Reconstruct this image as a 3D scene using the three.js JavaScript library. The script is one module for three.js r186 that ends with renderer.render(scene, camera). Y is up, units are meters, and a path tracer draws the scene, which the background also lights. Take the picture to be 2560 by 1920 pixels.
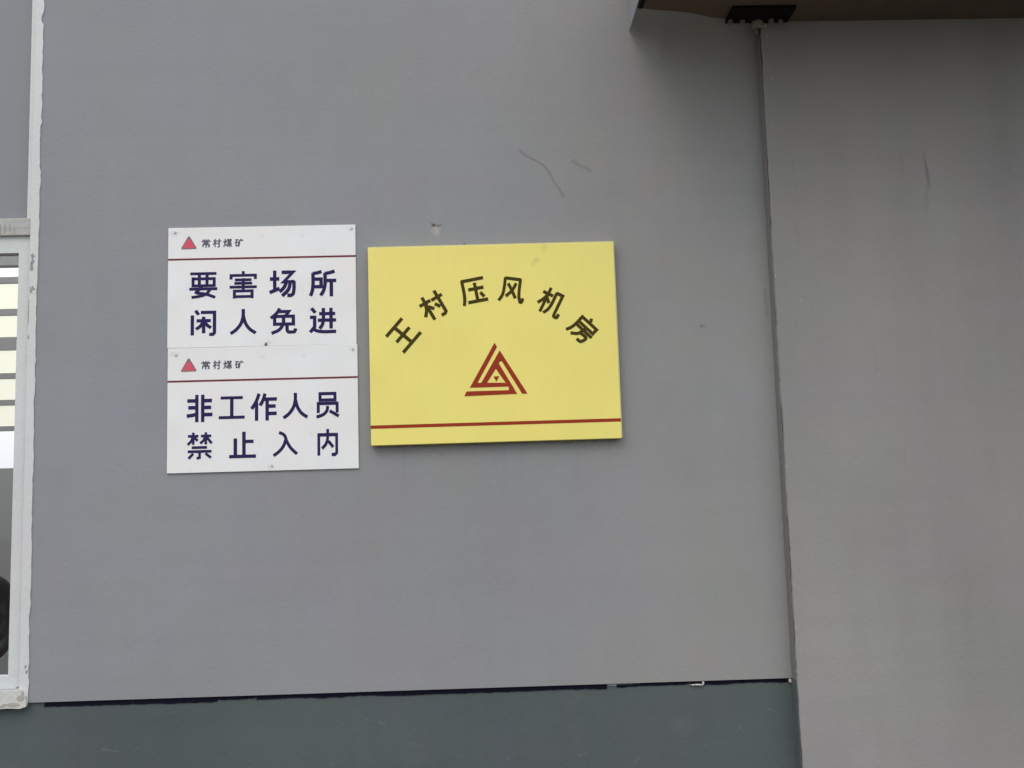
import * as THREE from 'three';
import { RoundedBoxGeometry } from 'three/addons/geometries/RoundedBoxGeometry.js';
import { mergeGeometries } from 'three/addons/utils/BufferGeometryUtils.js';

// ------------------------------------------------------------------ camera, sky, light
const scene = new THREE.Scene();
const camera = new THREE.PerspectiveCamera(37.8493, 4 / 3, 0.05, 2000);
camera.position.set(0.98785, 1.61069, 3.55065);
camera.rotation.set(THREE.MathUtils.degToRad(6.91925), THREE.MathUtils.degToRad(-1.69281), THREE.MathUtils.degToRad(-1.60967), 'YXZ');

const skyW = 64, skyH = 32, skyData = new Float32Array(skyW * skyH * 4);
for (let j = 0; j < skyH; j++) for (let i = 0; i < skyW; i++) {
  const el = ((j + 0.5) / skyH - 0.5) * Math.PI;                     // overcast: brighter towards the zenith
  const s = Math.max(0, Math.sin(el)), L = el < 0 ? 0.35 : 0.74 * (1 + 1.15 * s);
  const k = (j * skyW + i) * 4;
  skyData[k] = L * 0.955; skyData[k + 1] = L * 0.985; skyData[k + 2] = L * 1.035; skyData[k + 3] = 1;
}
const sky = new THREE.DataTexture(skyData, skyW, skyH, THREE.RGBAFormat, THREE.FloatType);
sky.mapping = THREE.EquirectangularReflectionMapping;
sky.magFilter = sky.minFilter = THREE.LinearFilter; sky.needsUpdate = true;
scene.background = sky; scene.environment = sky;

const sun = new THREE.DirectionalLight(0xfff4e6, 0.5);
sun.position.set(-3, 11, 8); sun.target.position.set(1, 1.5, 0);
sun.castShadow = true; sun.shadow.radius = 50;
sun.shadow.mapSize.set(2048, 2048);
Object.assign(sun.shadow.camera, { left: -8, right: 8, top: 8, bottom: -8, near: 0.5, far: 40 });
scene.add(sun, sun.target);

const renderer = new THREE.WebGLRenderer({ antialias: true });
renderer.toneMapping = THREE.LinearToneMapping;
renderer.toneMappingExposure = 1.26;
renderer.shadowMap.enabled = true;
renderer.setSize(1024, 768);

// ------------------------------------------------------------------ helpers
let seed = 7;
const rnd = () => { seed = (seed * 1664525 + 1013904223) >>> 0; return seed / 4294967296; };
const rr = (a, b) => a + (b - a) * rnd();
function latticeNoise(s) {                                            // value noise that repeats every `p` cells
  return (x, y, p, py = p) => {
    const xi = Math.floor(x), yi = Math.floor(y), fx = x - xi, fy = y - yi;
    const u = fx * fx * (3 - 2 * fx), v = fy * fy * (3 - 2 * fy);
    const h = (a, b) => { a = ((a % p) + p) % p; b = ((b % py) + py) % py; let n = Math.imul(a, 374761393) ^ Math.imul(b, 668265263) ^ Math.imul(s, 2246822519); n = Math.imul(n ^ (n >>> 13), 1274126177); return ((n ^ (n >>> 16)) >>> 0) / 4294967296; };
    return (h(xi, yi) * (1 - u) + h(xi + 1, yi) * u) * (1 - v) + (h(xi, yi + 1) * (1 - u) + h(xi + 1, yi + 1) * u) * v;
  };
}
const toSRGB = (c) => { c = Math.min(1, Math.max(0, c)); return 255 * (c <= 0.0031308 ? 12.92 * c : 1.055 * Math.pow(c, 1 / 2.4) - 0.055); };
function field(n, fn) { const f = new Float32Array(n * n); for (let j = 0; j < n; j++) for (let i = 0; i < n; i++) f[j * n + i] = fn(i / n, j / n); return f; }
function texture(n, rgb, srgb = true) {
  const d = new Uint8Array(n * n * 4), out = [0, 0, 0];
  for (let k = 0; k < n * n; k++) { rgb(k, out); for (let c = 0; c < 3; c++) d[k * 4 + c] = srgb ? toSRGB(out[c]) : Math.min(255, Math.max(0, out[c] * 255)); d[k * 4 + 3] = 255; }
  const t = new THREE.DataTexture(d, n, n, THREE.RGBAFormat);
  t.wrapS = t.wrapT = THREE.RepeatWrapping; t.magFilter = THREE.LinearFilter; t.minFilter = THREE.LinearMipmapLinearFilter; t.generateMipmaps = true;
  if (srgb) t.colorSpace = THREE.SRGBColorSpace;
  t.needsUpdate = true; return t;
}
function mat(o) { return new THREE.MeshStandardMaterial({ roughness: 0.9, metalness: 0, ...o }); }
const lin = (r, g, b) => new THREE.Color().setRGB(r, g, b);
function metreUV(g, tile, ox = 0, oy = 0) {                           // uv from position, in metres over the tile size, per face direction
  if (g.index) g = g.toNonIndexed();
  g.computeVertexNormals();
  const p = g.attributes.position, n = g.attributes.normal, uv = new Float32Array(p.count * 2);
  for (let i = 0; i < p.count; i++) {
    const ax = Math.abs(n.getX(i)), ay = Math.abs(n.getY(i)), az = Math.abs(n.getZ(i));
    let u = p.getX(i), v = p.getY(i);
    if (ax > ay && ax > az) u = p.getZ(i) + 0.37; else if (ay > az) v = p.getZ(i) + 0.71;
    uv[i * 2] = (u + ox) / tile; uv[i * 2 + 1] = (v + oy) / tile;
  }
  g.setAttribute('uv', new THREE.BufferAttribute(uv, 2)); return g;
}
const TILE = 2.6;
const box = (x0, x1, y0, y1, z0, z1, r = 0, tile = TILE) => {
  const g = r ? new RoundedBoxGeometry(x1 - x0, y1 - y0, z1 - z0, 2, r) : new THREE.BoxGeometry(x1 - x0, y1 - y0, z1 - z0);
  g.translate((x0 + x1) / 2, (y0 + y1) / 2, (z0 + z1) / 2); return r ? g : metreUV(g, tile);
};
const clean = (g) => { g = g.index ? g.toNonIndexed() : g; for (const k of Object.keys(g.attributes)) if (!['position', 'normal', 'uv'].includes(k)) g.deleteAttribute(k); return g; };
function part(name, geo, m, parent, label) {
  const g = Array.isArray(geo) ? mergeGeometries(geo.map(clean)) : geo;
  const o = new THREE.Mesh(g, m); o.name = name; o.castShadow = o.receiveShadow = true;
  if (label) o.userData.label = label;
  parent.add(o); return o;
}
function thing(name, label, category, [x, y, z], group) {
  const o = new THREE.Group(); o.name = name; o.position.set(x, y, z); o.userData = { label, category };
  if (group) o.userData.group = group;
  scene.add(o); return o;
}
const poly = (pts) => { const s = new THREE.Shape(); pts.forEach(([x, y], i) => (i ? s.lineTo(x, y) : s.moveTo(x, y))); s.closePath(); return s; };
const slab = (pts, z0, z1) => { const g = new THREE.ExtrudeGeometry(poly(pts), { depth: z1 - z0, bevelEnabled: false }); g.translate(0, 0, z0); return metreUV(g, TILE); };
function blob(x, y, z, rx, ry, rz) {                                  // a rough little lump
  const g = new THREE.IcosahedronGeometry(1, 2), p = g.attributes.position, n = latticeNoise(Math.floor(rnd() * 999));
  for (let i = 0; i < p.count; i++) { const a = p.getX(i), b = p.getY(i), c = p.getZ(i), k = 0.6 + 0.75 * n(a * 1.6 + 9 + c, b * 1.6 + 9 - c * 0.7, 64); p.setXYZ(i, x + a * k * rx, y + b * k * ry, z + c * k * rz); }
  g.computeVertexNormals(); return g;
}
function patch(x, y, w, h, z, n = 13) {                               // an irregular flake
  const pts = []; for (let i = 0; i < n; i++) { const a = i / n * Math.PI * 2, k = rr(0.6, 1.15); pts.push([x + Math.cos(a) * w / 2 * k, y + Math.sin(a) * h / 2 * k]); }
  return slab(pts, z, z + 0.0012);
}

// ------------------------------------------------------------------ surface textures
const nA = latticeNoise(11), nB = latticeNoise(23), nC = latticeNoise(37), nD = latticeNoise(51), nE = latticeNoise(77);
const N = 2048;
const coarse = field(N, (u, v) => 0.5 * nA(u * 5, v * 5, 5) + 0.3 * nB(u * 13, v * 13, 13) + 0.2 * nC(u * 41, v * 41, 41) - 0.5);
const tint = field(N, (u, v) => nD(u * 9, v * 9, 9) * 0.6 + nE(u * 23, v * 23, 23) * 0.4 - 0.5);
const tint2 = field(N, (u, v) => nE(u * 7 + 3.3, v * 7 + 1.7, 7) * 0.6 + nD(u * 29 + 0.5, v * 29, 29) * 0.4 - 0.5);
const grain = field(N, (u, v) => 0.45 * nA(u * 310, v * 310, 310) + 0.35 * nB(u * 640, v * 640, 640) + 0.2 * nC(u * 1024, v * 1024, 1024) - 0.5);
const roller = field(N, (u, v) => nB(u * 3, v * 90, 3, 90) * 0.5 + nC(u * 70, v * 6, 70, 6) * 0.5 - 0.5);

// marks on the painted wall: cracks, scuffs, chipped spots, drips, each where it is on the wall (metres)
const dark = new Float32Array(N * N), pale = new Float32Array(N * N), dent = new Float32Array(N * N);
function dab(f, x, y, rx, ry, a, ragged = 0.5) {
  const px = N / TILE, R = Math.ceil(Math.max(rx, ry) * px * 1.4) + 1, ci = Math.round(x * px), cj = Math.round(y * px);
  for (let j = -R; j <= R; j++) for (let i = -R; i <= R; i++) {
    const I = (((ci + i) % N) + N) % N, J = (((cj + j) % N) + N) % N;
    const q = Math.hypot(i / (rx * px), j / (ry * px)) + ragged * (nC((ci + i) * 0.35, (cj + j) * 0.35, 4096) - 0.5);
    if (q < 1) f[J * N + I] = Math.max(f[J * N + I], a * Math.min(1, (1 - q) * 1.8));
  }
}
function scratch(f, pts, w, a) {
  for (let s = 0; s + 1 < pts.length; s++) {
    const [x0, y0] = pts[s], [x1, y1] = pts[s + 1], L = Math.hypot(x1 - x0, y1 - y0), n = Math.ceil(L / 0.0015);
    for (let k = 0; k <= n; k++) { const t = k / n; dab(f, x0 + (x1 - x0) * t + rr(-0.0012, 0.0012), y0 + (y1 - y0) * t + rr(-0.0012, 0.0012), w * rr(0.7, 1.2), w * rr(0.7, 1.2), a * rr(0.6, 1), 0.4); }
  }
}
scratch(dark, [[1.138, 2.812], [1.16, 2.793], [1.18, 2.782], [1.217, 2.7588], [1.235, 2.732], [1.2516, 2.6983], [1.268, 2.672], [1.2785, 2.654]], 0.004, 0.42);
scratch(dark, [[1.314, 2.772], [1.335, 2.757], [1.369, 2.74]], 0.008, 0.24);
dab(dark, 0.8525, 2.566, 0.007, 0.006, 0.95); scratch(dark, [[0.846, 2.57], [0.858, 2.563], [0.877, 2.566]], 0.0035, 0.75);
dab(dent, 0.8525, 2.565, 0.01, 0.008, 1);
dab(pale, 0.858, 2.546, 0.018, 0.02, 0.5); dab(dark, 0.8525, 2.566, 0.0085, 0.0075, 0.95); scratch(dark, [[0.853, 2.55], [0.852, 2.532]], 0.004, 0.45);
dab(dark, 1.7117, 2.2152, 0.012, 0.006, 0.4); dab(dark, 1.72, 2.213, 0.005, 0.004, 0.35);
scratch(dark, [[1.921, 2.33], [1.922, 2.29], [1.924, 2.24]], 0.007, 0.2);
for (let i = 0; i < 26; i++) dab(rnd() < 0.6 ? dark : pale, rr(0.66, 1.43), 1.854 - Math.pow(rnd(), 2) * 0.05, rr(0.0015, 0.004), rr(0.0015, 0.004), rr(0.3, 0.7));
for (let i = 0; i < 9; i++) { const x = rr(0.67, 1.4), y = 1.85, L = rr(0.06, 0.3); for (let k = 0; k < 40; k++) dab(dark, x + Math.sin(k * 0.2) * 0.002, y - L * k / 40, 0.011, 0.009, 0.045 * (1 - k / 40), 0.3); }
for (let i = 0; i < 70; i++) dab(rnd() < 0.65 ? dark : pale, rr(0, 2.6), rr(0, 2.6), rr(0.001, 0.0035), rr(0.001, 0.0035), rr(0.1, 0.4));
for (let i = 0; i < 14; i++) { const x = rr(-0.4, 1.95), y = rr(1.2, 3.1); scratch(rnd() < 0.5 ? dark : pale, [[x, y], [x + rr(-0.1, 0.1), y + rr(-0.03, 0.03)]], 0.002, 0.1); }
for (let i = 0; i < 90; i++) { const x = rr(0.65, 1.432); dab(dark, x, 1.8545 - rr(0, 0.007), rr(0.004, 0.02), rr(0.002, 0.006), rr(0.08, 0.3), 0.8); }  // row of dark dabs along the lower edge of the yellow board
for (const [x, y] of [[0.66, 2.495], [0.70, 2.498], [0.95, 2.502]]) dab(dark, x, y, 0.003, 0.003, 0.8);

const dark3 = new Float32Array(N * N), pale3 = new Float32Array(N * N);   // splashes and scuffs on the base band
for (let i = 0; i < 420; i++) { const y = Math.pow(rnd(), 1.4) * 1.08, r = rr(0.001, 0.0032); dab(rnd() < 0.6 ? pale3 : dark3, rr(0, 2.6), y, r, r * rr(0.7, 1.6), rr(0.05, 0.22)); }
for (let i = 0; i < 34; i++) { const x = rr(0, 2.6), y = rr(0.2, 1.07); scratch(rnd() < 0.6 ? pale3 : dark3, [[x, y], [x + rr(-0.06, 0.06), y + rr(-0.02, 0.02)]], 0.0022, 0.12); }
for (let i = 0; i < 30; i++) dab(pale3, rr(0, 2.6), rr(0.3, 1.06), rr(0.02, 0.07), rr(0.015, 0.05), rr(0.008, 0.022), 1.2);
// a warm tint on the wall, stronger from the middle towards the pillar, in clouds; broad damp stains down the pillar
const warmTint = field(N, (u, v) => { const x = (u * TILE + 0.65) % TILE - 0.65, t = Math.min(1, Math.max(0, (x - 0.1) / 1.5)); return t * (0.75 + 0.5 * nE(u * 6, v * 6, 6)) + 0.35 * (nD(u * 17, v * 17, 17) - 0.5); });
const damp = field(N, (u, v) => nB(u * 9, v * 2, 9, 2) * 0.55 + nD(u * 23, v * 4, 23, 4) * 0.3 + nA(u * 5, v * 5, 5) * 0.45 - 0.65);
const dark2 = new Float32Array(N * N), pale2 = new Float32Array(N * N);   // and on the pillar
for (let k = 0; k <= 60; k++) { const t = k / 60; dab(dark2, 2.902 + 0.003 * Math.sin(t * 3) + t * 0.009, 2.755 - t * 0.125, 0.003 + 0.007 * t, 0.008, 0.4 * Math.sin(Math.PI * Math.min(1, 0.12 + t * 0.8)), 0.3); }
dab(dark2, 2.9, 2.6, 0.011, 0.05, 0.12, 0.6);
for (const [x, y] of [[2.47, 2.72], [2.48, 2.66], [2.45, 2.2]]) dab(dark2, x, y, 0.003, 0.02, 0.2);
dab(pale2, 2.47, 2.28, 0.003, 0.003, 0.6); dab(pale2, 2.42, 3.02, 0.004, 0.007, 0.35); dab(pale2, 2.41, 2.86, 0.003, 0.005, 0.4);
for (let i = 0; i < 60; i++) dab(rnd() < 0.6 ? dark2 : pale2, rr(0, 2.6), rr(0, 2.6), rr(0.001, 0.003), rr(0.001, 0.0035), rr(0.1, 0.35));
for (let i = 0; i < 10; i++) { const x = rr(2.45, 3.3), y = rr(0.9, 3); scratch(rnd() < 0.7 ? dark2 : pale2, [[x, y], [x + rr(-0.01, 0.01), y - rr(0.03, 0.12)]], 0.003, 0.1); }
const paintTex = (r, g, b, amp, marks, pales, warmTint) => texture(N, (k, o) => {
  const m = 1 + amp * (coarse[k] * 0.55 + grain[k] * 0.3 + roller[k] * 0.22), w = tint[k] * amp, z = tint2[k] * amp;
  let R = r * (m + w * 0.32 + z * 0.08), G = g * (m - w * 0.12 + z * 0.12), B = b * (m + w * 0.22 - z * 0.32);
  if (marks) { const a = marks[k] * 0.85, p = pales[k]; R = R * (1 - a) + 0.03 * a; G = G * (1 - a) + 0.028 * a; B = B * (1 - a) + 0.03 * a; R += (0.5 - R) * p; G += (0.47 - G) * p; B += (0.43 - B) * p; }
  if (marks === dark2) { const d = 1 - 0.34 * damp[k]; R *= d; G *= d * (1 + 0.012 * damp[k]); B *= d; }
  if (warmTint) { const d = warmTint[k]; R *= 1 + 0.02 * d; G *= 1 - 0.015 * d; B *= 1 - 0.085 * d; }
  o[0] = R; o[1] = G; o[2] = B;
});
const bumpTex = texture(N, (k, o) => { o[0] = o[1] = o[2] = 0.6 + grain[k] * 0.5 + coarse[k] * 0.15 + roller[k] * 0.12 - dent[k] * 0.5; }, false);
const M = {
  wall: mat({ map: paintTex(0.262, 0.271, 0.287, 0.19, dark, pale, warmTint), bumpMap: bumpTex, bumpScale: 0.001, roughness: 0.88 }),
  dado: mat({ map: paintTex(0.078, 0.098, 0.098, 0.34, dark3, pale3), bumpMap: bumpTex, bumpScale: 0.0013, roughness: 0.8 }),
  pillar: mat({ map: paintTex(0.268, 0.262, 0.252, 0.22, dark2, pale2), bumpMap: bumpTex, bumpScale: 0.0012, roughness: 0.9 }),
  soffit: mat({ map: paintTex(0.105, 0.08, 0.055, 0.6), bumpMap: bumpTex, bumpScale: 0.003 }),
  white: mat({ map: paintTex(0.6, 0.615, 0.61, 0.24), bumpMap: bumpTex, bumpScale: 0.0012, roughness: 0.55 }),
  oldwhite: mat({ map: paintTex(0.56, 0.56, 0.53, 0.4), bumpMap: bumpTex, bumpScale: 0.003, roughness: 0.8 }),
  concrete: mat({ map: paintTex(0.1, 0.088, 0.07, 0.5), bumpMap: bumpTex, bumpScale: 0.004 }),
  room: mat({ color: lin(0.42, 0.43, 0.425) }),
  joint: new THREE.MeshPhysicalMaterial({ color: lin(0.006, 0.006, 0.016), roughness: 0.9, specularIntensity: 0.25 }),
  mortar: mat({ color: lin(0.5, 0.48, 0.44), roughness: 1 }),
  bare: mat({ color: lin(0.3, 0.31, 0.33), roughness: 1 }),
  steel: new THREE.MeshPhysicalMaterial({ color: lin(0.008, 0.007, 0.005), roughness: 0.9, specularIntensity: 0.25 }),
  bolt: mat({ color: lin(0.35, 0.34, 0.32), roughness: 0.6 }),
};

// ------------------------------------------------------------------ ground
const ground = part('ground', metreUV(new THREE.PlaneGeometry(800, 800).rotateX(-Math.PI / 2), TILE), M.concrete, scene);
ground.userData.kind = 'structure';

// ------------------------------------------------------------------ building
const B = thing('building', 'grey painted machine house with dark grey base band, window, pillar and canopy', 'building', [0, 0, 0]);
const WX = -0.44, TOP = 5.2;                                          // right edge of the window opening
const wallShape = poly([[-7, 1.098], [1.943, 1.098], [1.943, TOP], [-7, TOP]]);
wallShape.holes.push(new THREE.Path([[-2.2, 1.14], [-2.2, 3.9], [WX, 3.9], [WX, 1.14]].map(([x, y]) => new THREE.Vector2(x, y))));
const wallGeo = new THREE.ExtrudeGeometry(wallShape, { depth: 0.24, bevelEnabled: false }); wallGeo.translate(0, 0, -0.24);
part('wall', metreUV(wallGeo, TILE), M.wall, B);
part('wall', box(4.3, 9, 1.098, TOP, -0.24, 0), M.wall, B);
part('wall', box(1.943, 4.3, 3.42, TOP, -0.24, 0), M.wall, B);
part('dado', [box(-7, 1.943, 0, 1.098, -0.24, -0.008), box(4.3, 9, 0, 1.098, -0.24, -0.008)], M.dado, B);

// dark joint between the base band and the wall above: ragged, broken in a few places
function ragged(x0, x1, yTop, yBot, jag, z0, z1) {
  const up = [], dn = []; const n = Math.max(4, Math.round((x1 - x0) / 0.011));
  const ph = rnd() * 50;
  for (let i = 0; i <= n; i++) {
    const x = x0 + (x1 - x0) * i / n;
    up.push([x, yTop - rnd() * jag * 0.25]);
    dn.push([x + rr(-0.002, 0.002), yBot + (nA(x * 9 + ph, 0.5, 4096) - 0.5) * jag * 2.2 + rr(-0.5, 0.5) * jag * 0.7]);
  }
  dn[0][1] += 0.001; dn[n][1] += 0.001;
  return slab([...dn, ...up.reverse()], z0, z1);
}
for (const [a, b, t, h] of [[-0.365, -0.0975, 0, 0.0125], [-0.097, 0.161, 0.001, 0.013], [0.1615, 0.2785, 0.0003, 0.0105], [0.279, 1.362, 0.0008, 0.0125], [1.392, 1.462, 0.004, 0.008], [1.4625, 1.62, 0.001, 0.0085], [1.621, 1.936, 0.001, 0.012]])
  part('joint_strip', ragged(a, b, 1.0975 - t, 1.0975 - t - h * 1.02, 0.0036, -0.008, -0.0055), M.joint, B);
for (const [x, y, w, h] of [[-0.098, 1.092, 0.02, 0.009], [1.378, 1.0935, 0.035, 0.008]]) part('paint_flake', patch(x, y, w, h, -0.0075), M.bare, B);
part('mortar_crumb', [blob(1.648, 1.0862, -0.004, 0.014, 0.0028, 0.004), blob(1.661, 1.0905, -0.004, 0.0035, 0.006, 0.004), blob(1.63, 1.086, -0.005, 0.012, 0.0022, 0.003)], M.mortar, B, 'white mortar crumb on the dark joint');
part('mortar_crumb', [blob(1.934, 1.089, -0.003, 0.006, 0.008, 0.005), blob(1.94, 1.0865, -0.003, 0.007, 0.003, 0.004)], M.mortar, B, 'white mortar crumb where the joint meets the pillar');

function ragged2(y0, y1, x0, x1) {                                     // dark jointing widened over the pillar side as painted shade, front edge uneven
  const n = 160, q = latticeNoise(29), pos = [], idx = [];
  for (let i = 0; i <= n; i++) { const y = y0 + (y1 - y0) * i / n, z = 0.036 + 0.012 * q(y * 4, 0.5, 999) + 0.008 * (q(y * 40, 3.5, 999) - 0.5), x = x0 - 0.0012 * q(y * 60, 7.5, 999); pos.push(x, y, 0.0004, x, y, z, x1, y, z + 0.001); }
  for (let i = 0; i < n; i++) for (let c = 0; c < 2; c++) { const a = i * 3 + c; idx.push(a, a + 1, a + 3, a + 1, a + 4, a + 3); }
  const g = new THREE.BufferGeometry(); g.setAttribute('position', new THREE.Float32BufferAttribute(pos, 3)); g.setIndex(idx); g.computeVertexNormals(); return g;
}
// pillar: proud of the wall, with an uneven arris
{
  const prof = [[0, -0.24], [0, -0.02], [0, 0.035], [0, 0.049], [0.0018, 0.0535], [0.006, 0.055], [0.03, 0.055], [0.3, 0.055], [1.2, 0.055], [2.35, 0.055], [2.355, 0.05], [2.355, -0.24]];
  const rows = 260, pos = [], idx = [], n1 = latticeNoise(91), H = 3.2157;
  for (let r = 0; r <= rows; r++) for (let c = 0; c < prof.length; c++) {
    const y = H * r / rows, e = c >= 2 && c <= 5 ? 1 : 0;
    const j = e * ((n1(y * 9, 1.5, 4096) - 0.5) * 0.003 + (n1(y * 70, 5.5, 4096) - 0.5) * 0.003), wob = (n1(y * 2.1, c * 0.7, 4096) - 0.5) * 0.003;
    pos.push(1.943 + prof[c][0] + j + (c < 6 ? wob : 0), y, prof[c][1] + (c > 0 && c < 11 ? Math.min(0, j) * 0.6 : 0));
  }
  for (let r = 0; r < rows; r++) for (let c = 0; c + 1 < prof.length; c++) { const a = r * prof.length + c, b = a + 1, d = a + prof.length; idx.push(a, b, d, b, d + 1, d); }
  const g = new THREE.BufferGeometry(); g.setAttribute('position', new THREE.Float32BufferAttribute(pos, 3)); g.setIndex(idx); g.computeVertexNormals();
  const p = g.attributes.position, uv = []; for (let i = 0; i < p.count; i++) uv.push((p.getX(i) + p.getZ(i) * 0.9 + 0.4) / TILE, p.getY(i) / TILE);
  g.setAttribute('uv', new THREE.Float32BufferAttribute(uv, 2));
  const P = part('pillar', g, M.pillar, B);
  part('base_paint', box(1.9385, 1.9412, 0, 1.094, -0.008, 0.048), M.dado, P);
  part('side_shade_joint', ragged2(1.0985, 3.205, 1.9388, 1.9412), mat({ color: lin(0.175, 0.168, 0.16), roughness: 1 }), P);
  for (const [y, h] of [[1.262, 0.035], [1.215, 0.03], [2.36, 0.008], [1.75, 0.008]]) part('chip', blob(1.9458, y, 0.0525, 0.0028, h / 2, 0.0022), M.bolt, P);
}

// canopy over the pillar
{
  const C = part('canopy', box(1.52, 7, 3.218, 3.42, 0.0, 0.68), M.soffit, B);
  C.position.y = -0.002;
  part('drip_edge', box(1.5205, 1.534, 3.206, 3.2175, 0.19, 0.68), M.steel, C);
  part('end_face', box(1.5165, 1.5195, 3.2181, 3.42, 0.001, 0.68), M.wall, C);
  part('steel_plate', box(1.822, 2.028, 3.207, 3.2178, 0.07, 0.178, 0.002), M.steel, C);
  const boltMat = mat({ color: lin(0.17, 0.165, 0.15), roughness: 0.9 });
  for (const [x, z] of [[1.833, 0.098], [1.873, 0.095], [1.966, 0.1], [1.998, 0.094]]) {
    const b = new THREE.CylinderGeometry(0.0085, 0.0095, 0.012, 6); b.translate(x, 3.199, z); part('bolt', b, boltMat, C);
  }
  part('mortar_lump', blob(1.921, 3.2, 0.085, 0.018, 0.016, 0.012), mat({ color: lin(0.2, 0.19, 0.16), roughness: 1 }), C);
  part('mortar_lump', blob(1.929, 3.196, 0.05, 0.01, 0.018, 0.008), mat({ color: lin(0.16, 0.15, 0.125), roughness: 1 }), C);
  part('mortar_lump', blob(1.919, 3.204, 0.002, 0.012, 0.018, 0.006), M.bolt, C);
  part('mortar_lump', blob(1.955, 3.205, 0.058, 0.008, 0.01, 0.006), M.bolt, C);
  part('mortar_lump', blob(1.639, 3.19, 0.012, 0.006, 0.007, 0.004), M.bolt, C);
  part('mortar_lump', blob(1.9635, 3.17, 0.0555, 0.004, 0.005, 0.002), M.bolt, C);
  {                                                                   // rough cove of render where the soffit meets the wall
    const nu = 60, nv = 14, pos = [], idx = [], q = latticeNoise(63);
    for (let i = 0; i <= nu; i++) { const x = 1.5168 + (1.941 - 1.5168) * i / nu, hh = (0.095 + 0.03 * q(x * 7, 0.3, 999)) * Math.min(1, 0.03 + Math.pow((x - 1.5168) / 0.1, 0.8)), dd = 0.165 * (1 - 0.86 * Math.pow(i / nu, 1.3)) + 0.012 * q(x * 30, 2.3, 999); for (let k = 0; k <= nv; k++) { const a = k / nv * Math.PI / 2; const y = 3.2178 - hh + hh * Math.sin(a), z = dd - dd * Math.cos(a); pos.push(x, k === nv ? 3.2178 : y, k === 0 ? 0.0002 : z + 0.0002); } }
    for (let i = 0; i < nu; i++) for (let k = 0; k < nv; k++) { const a = i * (nv + 1) + k, b = a + nv + 1; idx.push(a, b, a + 1, b, b + 1, a + 1); }
    const g = new THREE.BufferGeometry(); g.setAttribute('position', new THREE.Float32BufferAttribute(pos, 3)); g.setIndex(idx); g.computeVertexNormals();
    const p = g.attributes.position, uv = []; for (let i = 0; i < p.count; i++) uv.push(p.getX(i) / TILE, (p.getY(i) + p.getZ(i)) / TILE); g.setAttribute('uv', new THREE.Float32BufferAttribute(uv, 2));
    part('render_cove', g, M.wall, C);
  }
}

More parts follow.
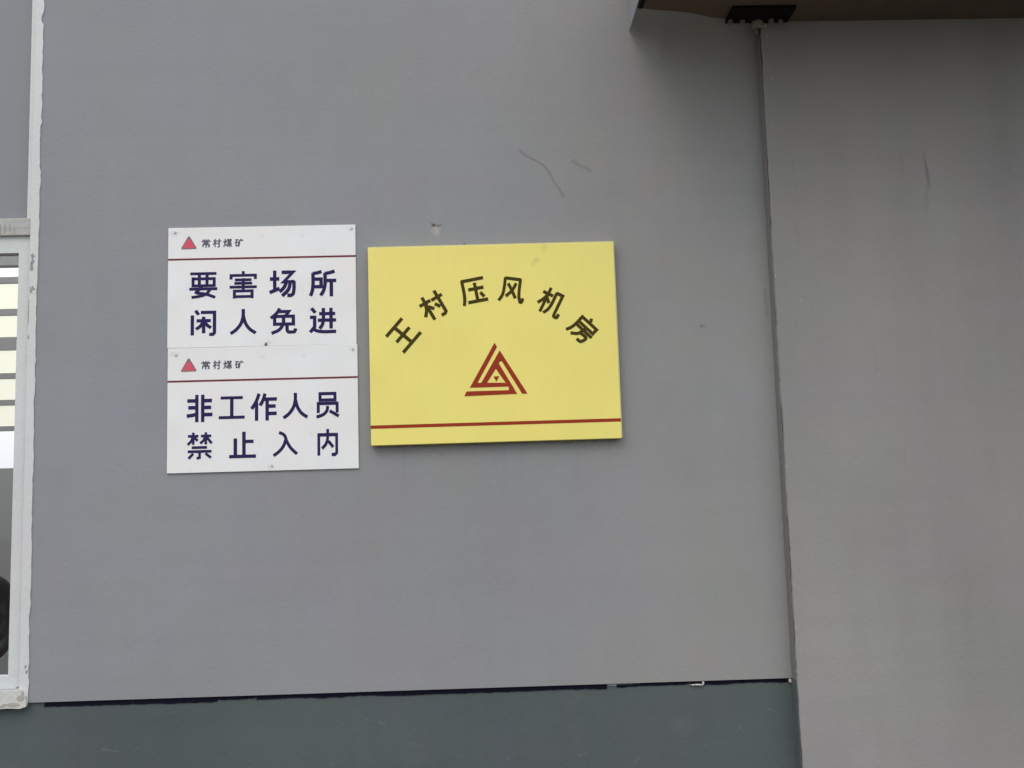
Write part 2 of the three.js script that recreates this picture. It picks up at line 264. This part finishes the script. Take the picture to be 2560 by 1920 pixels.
// window at the left
{
  const W = new THREE.Group(); W.name = 'window'; W.userData.label = 'white framed window with grey upper pane and clear lower pane'; B.add(W);
  const L = -2.2;
  part('frame', [box(-0.4525, WX, 2.617, 3.9, -0.06, -0.001), box(L, -0.4525, 3.85, 3.9, -0.06, -0.001), box(L, L + 0.05, 2.617, 3.85, -0.06, -0.001)], M.white, W);
  part('rail', box(L, WX, 2.5605, 2.617, -0.06, 0.004, 0.003), M.oldwhite, W);
  part('sash', [box(-0.4785, WX, 1.1785, 2.506, -0.05, -0.008), box(L, WX, 2.506, 2.5605, -0.05, -0.0085), box(L, WX, 1.14, 1.1785, -0.05, -0.0085), box(L, L + 0.045, 1.1785, 2.506, -0.05, -0.008), box(-1.35, -1.3, 1.1785, 2.506, -0.05, -0.008)], M.white, W);
  // rough white margin painted round the opening
  const edge = [], n = 190, q = latticeNoise(5), y0 = 1.098, y1 = 3.96;
  for (let i = 0; i <= n; i++) {
    const y = y0 + (y1 - y0) * i / n; let x = -0.4125 + (q(y * 6, 0.5, 999) - 0.5) * 0.008 + (q(y * 45, 4.5, 999) - 0.5) * 0.005 + (q(y * 160, 8.5, 999) - 0.5) * 0.002;
    if (y > 3.27 && y < 3.31) x -= 0.007; if (y > 2.78 && y < 2.93) x -= 0.005; if (y < 1.5) x += 0.001;
    edge.push([x, y]);
  }
  part('margin', slab([[WX + 0.0005, y0], ...edge, [WX + 0.0005, y1]], 0.0003, 0.0035), M.white, W);
  part('sill', slab([[L - 0.05, 1.083], [-1.2, 1.08], [-0.6, 1.084], [-0.52, 1.082], [-0.47, 1.085], [-0.43, 1.083], [-0.414, 1.088], [-0.411, 1.1], [-0.416, 1.12], [-0.43, 1.139], [L - 0.05, 1.1395]], 0.001, 0.016), M.oldwhite, W);
  for (const [x, y, w, h, n] of [[-0.4305, 2.482, 0.014, 0.03, 4], [-0.4315, 2.462, 0.012, 0.03, 4], [-0.4345, 2.39, 0.008, 0.03, 3], [-0.427, 2.387, 0.016, 0.012, 3], [-0.4375, 2.235, 0.004, 0.026, 3], [-0.4205, 1.207, 0.006, 0.014, 3], [-0.4175, 1.19, 0.006, 0.014, 3]])
    for (let i = 0; i < n; i++) part('bare_patch', patch(x + rr(-0.4, 0.4) * w, y + rr(-0.4, 0.4) * h, w * rr(0.35, 0.8), h * rr(0.3, 0.7), 0.0035 + i * 0.0003, 11), M.bare, W);
  for (const [x, y, w, h] of [[-0.439, 2.31, 0.0022, 0.1], [-0.441, 2.09, 0.0016, 0.06], [-0.442, 1.985, 0.0016, 0.05], [-0.4455, 1.145, 0.02, 0.003]])
    part('crack', patch(x, y, w, h, x < WX ? -0.0078 : 0.0035), M.bare, W);
  for (const [x, y, w, h] of [[-0.52, 2.585, 0.004, 0.034], [-0.505, 2.59, 0.0025, 0.03], [-0.535, 2.58, 0.003, 0.04], [-0.49, 2.575, 0.002, 0.02]]) part('dirt_streak', patch(x, y, w, h, 0.0041), mat({ color: lin(0.38, 0.37, 0.35), roughness: 1 }), W);
  for (const [x, y, w, h] of [[-0.455, 1.0965, 0.06, 0.012], [-0.43, 1.115, 0.022, 0.02], [-0.5, 1.093, 0.05, 0.01], [-0.423, 1.13, 0.01, 0.012]]) part('dirt_patch', patch(x, y, w, h, 0.0162, 17), mat({ color: lin(0.4, 0.385, 0.34), roughness: 1 }), W);
  part('upper_pane', box(L + 0.05, -0.4525, 2.617, 3.85, -0.036, -0.03), new THREE.MeshPhysicalMaterial({ color: lin(0.2, 0.215, 0.225), roughness: 0.12, clearcoat: 0.3 }), W);
  const glass = new THREE.MeshPhysicalMaterial({ color: 0xffffff, roughness: 0.02, transmission: 1, thickness: 0, ior: 1.5 });
  const gp = new THREE.PlaneGeometry(-1.35 - (L + 0.045), 2.506 - 1.1785); gp.translate((L + 0.045 - 1.35) / 2, (2.506 + 1.1785) / 2, -0.03);
  const gq = new THREE.PlaneGeometry(-0.4785 + 1.3, 2.506 - 1.1785); gq.translate((-0.4785 - 1.3) / 2, (2.506 + 1.1785) / 2, -0.03);
  part('lower_pane', gq, glass, W); part('lower_pane', gp, glass, W);
}

// the room behind the window: floor is the ground; walls, an unseen roof with an opening added to brighten the room, and a far louvred window
part('room_wall', [box(-6.85, -6.7, 0.01, 4.6, -4.0, -0.24), box(3, 3.15, 0.01, 4.6, -4.0, -0.24),
  box(-6.85, 3.15, 0.01, 2.046, -4.08, -4.0), box(-6.85, 3.15, 3.425, 4.6, -4.08, -4.0), box(-6.85, -3.6, 2.046, 3.425, -4.08, -4.0), box(-1.5, 3.15, 2.046, 3.425, -4.08, -4.0)], M.room, B);
part('roof', [box(-6.85, 3.15, 4.6, 4.75, -1.0, -0.24), box(-6.85, 3.15, 4.6, 4.75, -4.08, -3.7), box(-6.85, -5.6, 4.6, 4.75, -3.7, -1.0), box(1.8, 3.15, 4.6, 4.75, -3.7, -1.0)], M.room, B);
{
  const V = new THREE.Group(); V.name = 'louvre_window'; V.userData.label = 'bright barred window seen through the room'; B.add(V);
  const bm = mat({ color: lin(0.38, 0.38, 0.38), roughness: 0.6 }), cream = new THREE.MeshPhysicalMaterial({ color: lin(1, 0.97, 0.78), roughness: 0.35, transmission: 0.95, thickness: 0 });
  const bars = [[3.307, 3.349], [3.085, 3.128], [2.846, 2.934], [2.651, 2.688], [2.470, 2.507], [2.297, 2.329]];
  for (const [a, b] of bars) part('bar', box(-3.6, -1.5, a, b, -4.05, -4.02), bm, V);
  for (let i = 0; i + 1 < bars.length; i++) {
    const g = new THREE.PlaneGeometry(2.1, bars[i][0] - bars[i + 1][1]); g.translate(-2.55, (bars[i][0] + bars[i + 1][1]) / 2, -4.04); part('pane', g, cream, V);
  }
}

// dark flywheel on a machine inside
{
  const T = thing('machine', 'dark machine with round flywheel behind the clear lower window pane', 'machine', [-1.5, 0, -1.25]);
  const dm = mat({ color: lin(0.02, 0.02, 0.022), roughness: 0.5, metalness: 0.2 });
  part('body', [box(-0.6, 0.15, 0.1, 0.95, -0.35, 0.35, 0.05), box(-0.5, 0.05, 0.95, 1.15, -0.18, 0.18, 0.04)], mat({ color: lin(0.1, 0.13, 0.14), roughness: 0.5 }), T);
  part('foot', box(-0.62, 0.17, 0, 0.1, -0.37, 0.37, 0.01), dm, T);
  const F = new THREE.Group(); F.name = 'flywheel'; F.position.set(0.415, 1.263, 0); F.rotation.y = 1.28; T.add(F);
  part('rim', new THREE.TorusGeometry(0.152, 0.034, 14, 48), dm, F);
  part('hub', new THREE.CylinderGeometry(0.04, 0.045, 0.09, 20).rotateX(Math.PI / 2), dm, F);
  part('web', new THREE.CylinderGeometry(0.15, 0.15, 0.012, 40).rotateX(Math.PI / 2), mat({ color: lin(0.06, 0.062, 0.065), roughness: 0.7 }), F);
  for (let k = 0; k < 4; k++) { const s = new THREE.BoxGeometry(0.018, 0.27, 0.02); s.rotateZ(k * Math.PI / 4); part('spoke', s, dm, F); }
  const sh = new THREE.CylinderGeometry(0.025, 0.025, 0.5, 16); sh.rotateZ(Math.PI / 2); sh.rotateY(-0.29); sh.translate(0.2, 1.263, -0.065); part('shaft', sh, dm, T);
  part('bearing', box(-0.08, 0.02, 1.15, 1.31, -0.2, -0.06, 0.02), dm, T);
}

// ------------------------------------------------------------------ characters, drawn stroke by stroke on a 100 x 100 square (y down)
// strokes part with ';', points with spaces; '~' in front bends the stroke smoothly
const GLYPH = {
  '要': '4,9 96,9;36,9 36,52;63,9 63,52;14,28 88,28 88,54 14,54 14,22;1,66 99,66;~45,54 36,68 25,79 55,84 92,98;~74,66 62,84 42,92 9,97',
  '害': '50,-3 50,12;6,28 6,13 94,13 94,28;20,30 80,30;18,43 82,43;1,57 99,57;50,24 50,72;18,100 18,72 82,72 82,100;18,93 82,93',
  '场': '19,1 19,76;0,32 37,32;-1,82 38,67;~46,8 72,8;72,8 90,8 54,43 95,43;~94,40 94,70 90,88 82,93 68,93;~64,46 55,64 38,80;~80,46 72,72 48,95',
  '所': '~44,4 30,8 11,11;~11,8 11,56 7,82 1,97;11,33 42,33 42,62 11,62;~94,3 78,8 57,12;~57,9 57,54 51,78 40,96;57,39 100,39;81,39 81,100',
  '闲': '8,20 8,100;20,1 32,18;40,9 92,9 92,90 86,97 72,97;24,42 78,42;51,26 51,92;~49,45 40,62 22,76;~54,45 64,60 79,71',
  '人': '~50,0 50,26 42,56 24,80 2,96;~51,28 58,54 74,78 98,95',
  '免': '~36,-1 24,18 1,38;28,12 70,12 58,30;16,31 88,31 88,62 16,62 16,28;~50,31 49,60 34,84 4,98;~64,62 64,84 68,93 80,94 92,93 97,80',
  '进': '7,2 22,20;1,37 19,37 19,74 2,95;~10,80 26,89 46,93 100,93;36,24 97,24;31,49 100,49;~52,2 52,46 48,66 38,82;81,2 81,82',
  '非': '39,0 39,100;62,0 62,100;2,22 39,22;6,47 39,47;~0,77 20,75 39,71;62,22 98,22;62,47 95,47;62,73 100,73',
  '工': '8,8 92,8;50,8 50,92;1,93 99,93',
  '作': '~30,0 18,30 1,56;20,32 20,100;~53,0 46,22 34,44;46,21 99,21;61,21 61,100;61,47 94,47;61,74 98,74',
  '员': '17,26 17,4 82,4 82,30 17,30 17,20;9,82 9,44 91,44 91,82;~50,54 47,72 32,88 1,98;58,74 98,96',
  '禁': '2,14 45,14;24,0 24,46;~22,17 16,32 1,46;30,20 42,32;55,14 97,14;75,0 75,46;~72,17 66,30 52,42;78,18 99,42;18,57 80,57;2,72 98,72;50,72 50,95 38,98;24,80 5,98;74,80 96,96',
  '止': '55,0 55,93;55,38 91,38;23,25 23,93;0,95 100,95',
  '入': '~24,2 46,14 56,40 74,70 99,94;~52,34 42,60 24,82 1,99',
  '内': '8,100 8,22 92,22 92,90 84,97 68,97;~50,0 50,32 42,56 23,74;53,46 76,69',
  '常': '50,-2 50,18;20,2 30,17;80,2 70,17;6,36 6,21 94,21 94,36;28,34 72,34 72,52 28,52 28,30;14,94 14,64 86,64 86,90 72,92;50,52 50,102',
  '村': '2,26 50,26;27,0 27,100;~26,30 18,52 1,74;31,44 47,62;53,28 100,28;81,0 81,92 74,98 58,98;58,46 71,66',
  '煤': '5,28 10,52;38,22 30,46;~21,2 20,56 3,98;24,62 38,84;42,16 100,16;55,2 55,48;86,2 86,48;55,32 86,32;55,48 86,48;41,63 100,63;70,48 70,100;66,65 43,92;74,65 99,92',
  '矿': '3,10 47,10;~24,10 16,32 2,54;14,94 14,42 42,42 42,86 14,86;71,-2 76,14;54,19 100,19;~55,16 55,56 50,80 42,98',
  '王': '6,6 94,6;14,50 86,50;50,6 50,94;1,95 99,95',
  '压': '8,7 99,7;~11,4 11,56 8,80 2,100;30,43 93,43;60,20 60,91;20,91 102,91;76,60 89,79',
  '风': '~17,3 17,52 12,78 0,98;17,6 84,6;~82,3 82,56 86,82 92,95 98,93 101,78;~66,22 52,52 28,78;~32,26 48,48 70,82',
  '机': '1,26 47,26;25,0 25,102;~24,30 15,52 0,74;29,42 44,58;~56,8 56,58 51,82 40,100;55,10 84,10 84,88;~84,84 86,95 93,97 100,95 101,80',
  '房': '46,-2 54,11;14,40 14,17 92,17 92,40 14,40;~14,17 14,56 10,80 1,100;54,42 60,53;20,55 100,55;~54,55 48,78 24,98;~50,71 84,71 82,88 76,97 58,98',
};
function strokeGeo(pts, w, z) {                                       // a flat band with mitred corners
  const n = pts.length, L = [], R = [];
  for (let i = 0; i < n; i++) {
    const a = pts[Math.max(0, i - 1)], b = pts[i], c = pts[Math.min(n - 1, i + 1)];
    let d1 = [b[0] - a[0], b[1] - a[1]], d2 = [c[0] - b[0], c[1] - b[1]];
    if (i === 0) d1 = d2; if (i === n - 1) d2 = d1;
    const l1 = Math.hypot(...d1), l2 = Math.hypot(...d2), n1 = [-d1[1] / l1, d1[0] / l1], n2 = [-d2[1] / l2, d2[0] / l2];
    let m = [n1[0] + n2[0], n1[1] + n2[1]]; const ml = Math.hypot(...m) || 1; m = [m[0] / ml, m[1] / ml];
    const k = w / 2 / Math.max(0.45, m[0] * n1[0] + m[1] * n1[1]);
    L.push(b[0] + m[0] * k, b[1] + m[1] * k, z); R.push(b[0] - m[0] * k, b[1] - m[1] * k, z);
  }
  const pos = [...L, ...R], idx = [];
  for (let i = 0; i + 1 < n; i++) idx.push(n + i, n + i + 1, i, i, n + i + 1, i + 1);
  const g = new THREE.BufferGeometry(); g.setAttribute('position', new THREE.Float32BufferAttribute(pos, 3)); g.setIndex(idx);
  return g;
}
function glyph(ch, w) {                                               // flat strokes scaled to a unit square centred on 0
  const strokes = GLYPH[ch].split(';').map((s) => {
    const smooth = s[0] === '~', p = s.replace('~', '').split(' ').map((q) => { const [x, y] = q.split(',').map(Number); return [x, 100 - y]; });
    if (!smooth || p.length < 3) return p;
    return new THREE.CatmullRomCurve3(p.map(([x, y]) => new THREE.Vector3(x, y, 0)), false, 'centripetal').getPoints(14).map((v) => [v.x, v.y]);
  });
  const g = mergeGeometries(strokes.map((p, i) => strokeGeo(p, w, i * 0.05)));
  g.computeBoundingBox(); const b = g.boundingBox;
  g.translate(-(b.min.x + b.max.x) / 2, -(b.min.y + b.max.y) / 2, 0);
  return { g, w: b.max.x - b.min.x, h: b.max.y - b.min.y };
}
function character(name, ch, weight, x, y, w, h, z, turn, m, parent) {
  const q = glyph(ch, weight), g = q.g; g.scale(w / q.w, h / q.h, 0.001); g.rotateZ(turn); g.translate(x, y, z);
  g.computeVertexNormals();
  return parent ? part(name, g, m, parent) : g;
}

// ------------------------------------------------------------------ sign boards
const enamel = (r, g, b, rough) => new THREE.MeshPhysicalMaterial({ color: lin(r, g, b), roughness: 0.8, specularIntensity: 0.35 });
const boardTex = (r, g, b, spots) => {
  const n = 1024, sp = new Float32Array(n * n);
  for (const [u, v, ru, rv, a] of spots) for (let j = 0; j < n; j++) for (let i = 0; i < n; i++) {
    const q = Math.hypot((i / n - u) / ru, (j / n - v) / rv) + (nB(i * 0.05, j * 0.05, 4096) - 0.5) * 0.9; if (q < 1) sp[j * n + i] = Math.max(sp[j * n + i], a * Math.min(1, (1 - q) * 2));
  }
  return texture(n, (k, o) => {
    const i = k % n, j = (k / n) | 0, f = 1 + 0.05 * (nA(i / n * 6, j / n * 6, 4096) - 0.5) + 0.018 * (nB(i / n * 60, j / n * 9, 4096) - 0.5) + 0.03 * (nC(i * 0.3, j * 0.3, 4096) - 0.5), t = 0.05 * (nD(i / n * 8, j / n * 8, 4096) - 0.5), s = sp[k];
    o[0] = r * f * (1 + t * 0.6) * (1 - s * 0.45); o[1] = g * f * (1 - t * 0.5) * (1 - s * 0.55); o[2] = b * f * (1 - t) * (1 - s * 0.5);
  });
};
function faceUV(g, w, h) { const p = g.attributes.position, uv = []; for (let i = 0; i < p.count; i++) uv.push(p.getX(i) / w + 0.5, p.getY(i) / h + 0.5); g.setAttribute('uv', new THREE.Float32BufferAttribute(uv, 2)); return g; }
const whiteSpots = []; for (let i = 0; i < 14; i++) whiteSpots.push([rnd(), rnd(), rr(0.004, 0.02), rr(0.004, 0.02), rr(0.05, 0.22)]);
whiteSpots.push([0.035, 0.955, 0.03, 0.03, 0.2], [0.54, 0.03, 0.02, 0.02, 0.25], [0.965, 0.96, 0.02, 0.025, 0.15]);
const whiteBoard = new THREE.MeshPhysicalMaterial({ map: boardTex(0.8, 0.8, 0.795, whiteSpots), roughness: 0.45 });
const navy = enamel(0.026, 0.017, 0.085, 0.5), redLine = enamel(0.17, 0.035, 0.045, 0.5), greyInk = enamel(0.12, 0.12, 0.145, 0.6);
const pink = enamel(0.66, 0.105, 0.15, 0.5), ink = enamel(0.27, 0.17, 0.18, 0.6);
const screwMat = mat({ color: lin(0.52, 0.52, 0.52), roughness: 0.6 }), rust = mat({ color: lin(0.2, 0.18, 0.17), roughness: 0.8 });

function warningBoard(name, label, x0, y0, w, h, z, lines, dx, lineY, tri, head, screws, tilt) {
  const T = thing(name, label, 'sign', [x0 + w / 2, y0, 0]), cx = x0 + w / 2;
  T.rotation.z = tilt;
  const pg = new RoundedBoxGeometry(w, h, z, 2, 0.0012); faceUV(pg, w, h); pg.translate(0, h / 2, z / 2 + 0.0004);
  part('panel', pg, whiteBoard, T);
  const f = z + 0.0008;
  part('header_line', box(-w / 2, w / 2, lineY - y0 - 0.003, lineY - y0 + 0.003, f - 0.0008, f), redLine, T);
  const [tx, ty, tw, th] = tri, A = [tx - cx, ty - y0 + th / 2], Lp = [tx - cx - tw / 2, ty - y0 - th / 2], Rp = [tx - cx + tw / 2, ty - y0 - th / 2 + 0.0008];
  const E2 = part('emblem', new THREE.ShapeGeometry(poly([Lp, Rp, A])).translate(0, 0, f), pink, T);
  const mid = (p, q, k) => [p[0] + (q[0] - p[0]) * k, p[1] + (q[1] - p[1]) * k];
  part('outline', [strokeGeo([mid(A, Lp, 0.02), mid(A, Lp, 0.99)], 0.0032, f + 0.0002), strokeGeo([mid(A, Rp, 0.02), mid(A, Rp, 1)], 0.0042, f + 0.00028), strokeGeo([mid(Lp, Rp, 0.02), mid(Lp, Rp, 0.98)], 0.0034, f + 0.00036), new THREE.ShapeGeometry(poly([A, mid(A, Rp, 0.27), mid(A, Lp, 0.27)])).deleteAttribute('uv').translate(0, 0, f + 0.00044)].map((g) => { g.deleteAttribute('uv'); g.computeVertexNormals(); return g; }), ink, E2);
  for (const [ch, x, y, cw, chh] of head) character('small_character', ch, 14, x - cx, y - y0, cw, chh, f, 0, greyInk, T);
  for (const [text, y, wt] of lines) for (const [ch, x, cw, chh] of text) character('character', ch, '要害禁'.includes(ch) ? wt - 2.8 : wt, x - cx, y - y0, cw, chh, f, 0, navy, T);
  screws.forEach(([x, y, m], i) => {
    const s = new THREE.CylinderGeometry(0.0034, 0.0042, 0.0024, 14).rotateX(Math.PI / 2); s.translate(x - cx, y - y0, f + 0.0012);
    const o = part('screw', m ? [s, box(x - cx - 0.001, x - cx + 0.004, y - y0 + 0.001, y - y0 + 0.006, f, f + 0.005)] : s, m ? rust : screwMat, T, m ? 'dark bent nail at the lower edge' : undefined);
  });
  return T;
}
warningBoard('warning_sign', 'upper white wall sign, its navy text reading 要害场所 闲人免进', 0, 2.1825, 0.6, 0.391, 0.004,
  [[[['要', 0.113, 0.089, 0.087], ['害', 0.24, 0.087, 0.089], ['场', 0.366, 0.088, 0.088], ['所', 0.493, 0.088, 0.088]], 2.383, 13.5],
    [[['闲', 0.114, 0.081, 0.086], ['人', 0.24, 0.086, 0.084], ['免', 0.368, 0.088, 0.088], ['进', 0.492, 0.087, 0.086]], 2.262, 13]], 0, 2.4697,
  [0.066, 2.525, 0.047, 0.041], [['常', 0.121, 2.521, 0.028, 0.028], ['村', 0.155, 2.521, 0.026, 0.029], ['煤', 0.19, 2.521, 0.029, 0.028], ['矿', 0.226, 2.521, 0.028, 0.027]],
  [[0.0221, 2.5588], [0.5877, 2.5609], [0.3115, 2.187, 1]], -0.0006);
warningBoard('warning_sign_001', 'lower white wall sign, its navy text reading 非工作人员 禁止入内', 0.0028, 1.7852, 0.6, 0.3965, 0.0055,
  [[[['非', 0.104, 0.081, 0.087], ['工', 0.205, 0.081, 0.072], ['作', 0.305, 0.084, 0.088], ['人', 0.405, 0.081, 0.084], ['员', 0.507, 0.074, 0.084]], 1.988, 13.2],
    [[['禁', 0.105, 0.081, 0.086], ['止', 0.239, 0.084, 0.083], ['入', 0.373, 0.08, 0.082], ['内', 0.506, 0.065, 0.087]], 1.869, 13.2]], 0, 2.0754,
  [0.069, 2.128, 0.047, 0.041], [['常', 0.123, 2.1255, 0.028, 0.027], ['村', 0.157, 2.1255, 0.025, 0.029], ['煤', 0.192, 2.125, 0.028, 0.027], ['矿', 0.228, 2.125, 0.028, 0.026]],
  [[0.0299, 2.1601], [0.5886, 2.1649], [0.3309, 1.8011]], 0.001);

// yellow name board
{
  const w = 0.7895, h = 0.6355, x0 = 0.6442, y0 = 1.8555, cx = x0 + w / 2, D = 0.03, f = D + 0.0006;
  const T = thing('name_board', 'thick yellow board with an arc of dark characters over a red triangle emblem', 'sign', [cx, y0, 0]);
  T.rotation.z = 0.004;
  const spots = [[0.678, 0.905, 0.022, 0.026, 0.3], [0.715, 0.98, 0.02, 0.02, 0.2]]; for (let i = 0; i < 16; i++) spots.push([rnd(), rnd(), rr(0.003, 0.012), rr(0.003, 0.012), rr(0.04, 0.14)]);
  const pg = new RoundedBoxGeometry(w, h, 0.024, 3, 0.002); faceUV(pg, w, h); pg.translate(0, h / 2, D - 0.012);
  part('panel', pg, new THREE.MeshPhysicalMaterial({ map: boardTex(0.85, 0.745, 0.19, spots), roughness: 0.42 }), T);
  const trim = enamel(0.7, 0.66, 0.42, 0.5), t = 0.0022;
  part('edge_trim', [box(-w / 2 + 0.002, w / 2, h + 0.0003, h + t, 0.008, D - 0.001), box(w / 2 + 0.0003, w / 2 + t, 0.004, h + t, 0.008, D - 0.001)], trim, T);
  part('back_frame', [box(-w / 2 + 0.012, w / 2 - 0.012, 0.012, 0.035, 0, 0.006), box(-w / 2 + 0.012, w / 2 - 0.012, h - 0.035, h - 0.012, 0, 0.006), box(-w / 2 + 0.012, -w / 2 + 0.035, 0.035, h - 0.035, 0, 0.006), box(w / 2 - 0.035, w / 2 - 0.012, 0.035, h - 0.035, 0, 0.006)], M.bolt, T);
  const brown = enamel(0.06, 0.043, 0.006, 0.5), red = enamel(0.31, 0.038, 0.016, 0.5);
  const deg = THREE.MathUtils.degToRad;
  for (const [ch, x, y, a, cw, chh] of [['王', 0.7517, 2.205, 48.5, 0.086, 0.085], ['村', 0.8498, 2.2944, 29, 0.086, 0.087], ['压', 0.9781, 2.3401, 9.8, 0.084, 0.086], ['风', 1.1019, 2.3408, -8.6, 0.085, 0.084], ['机', 1.2259, 2.297, -27.5, 0.086, 0.087], ['房', 1.3249, 2.2109, -45, 0.083, 0.088]])
    character('character', ch, 13, x - cx, y - y0, cw, chh, f, deg(a), brown, T);
  // emblem: three interlocking bars round a small downward triangle (units of 0.13 mm)
  const E1 = (u, v) => [1.0413 + (u - 950) * 0.0001295 - (v - 160) * 3.4e-6 - cx, 2.1719 - (u - 950) * 3.3e-6 - (v - 160) * 0.00013107 - y0];
  const bars = ['950,160 1010,265 470,1250 340,1262', '450,1259 525,1140 1200,1140 1312,1232', '1075,350 1160,480 1128,615 1090,618 1045,660 985,790 755,1152 615,1152', '1045,655 1500,1411 1385,1413 1285,1240 980,800', '1075,350 1750,1405 1620,1409 1125,610', '265,1348 1290,1322 1305,1240 1390,1240 1500,1411 205,1465', '920,985 1065,980 990,1110'];
  const shapes = bars.map((s, i) => { const g = new THREE.ShapeGeometry(poly(s.split(' ').map((q) => E1(...q.split(',').map(Number))))); g.translate(0, 0, f + i * 0.00006); return g; });
  part('emblem', shapes, red, T);
  part('base_line', box(-w / 2, w / 2, 1.9139 - y0 - 0.0052, 1.9139 - y0 + 0.0052, f - 0.0008, f), red, T);
}

renderer.render(scene, camera);
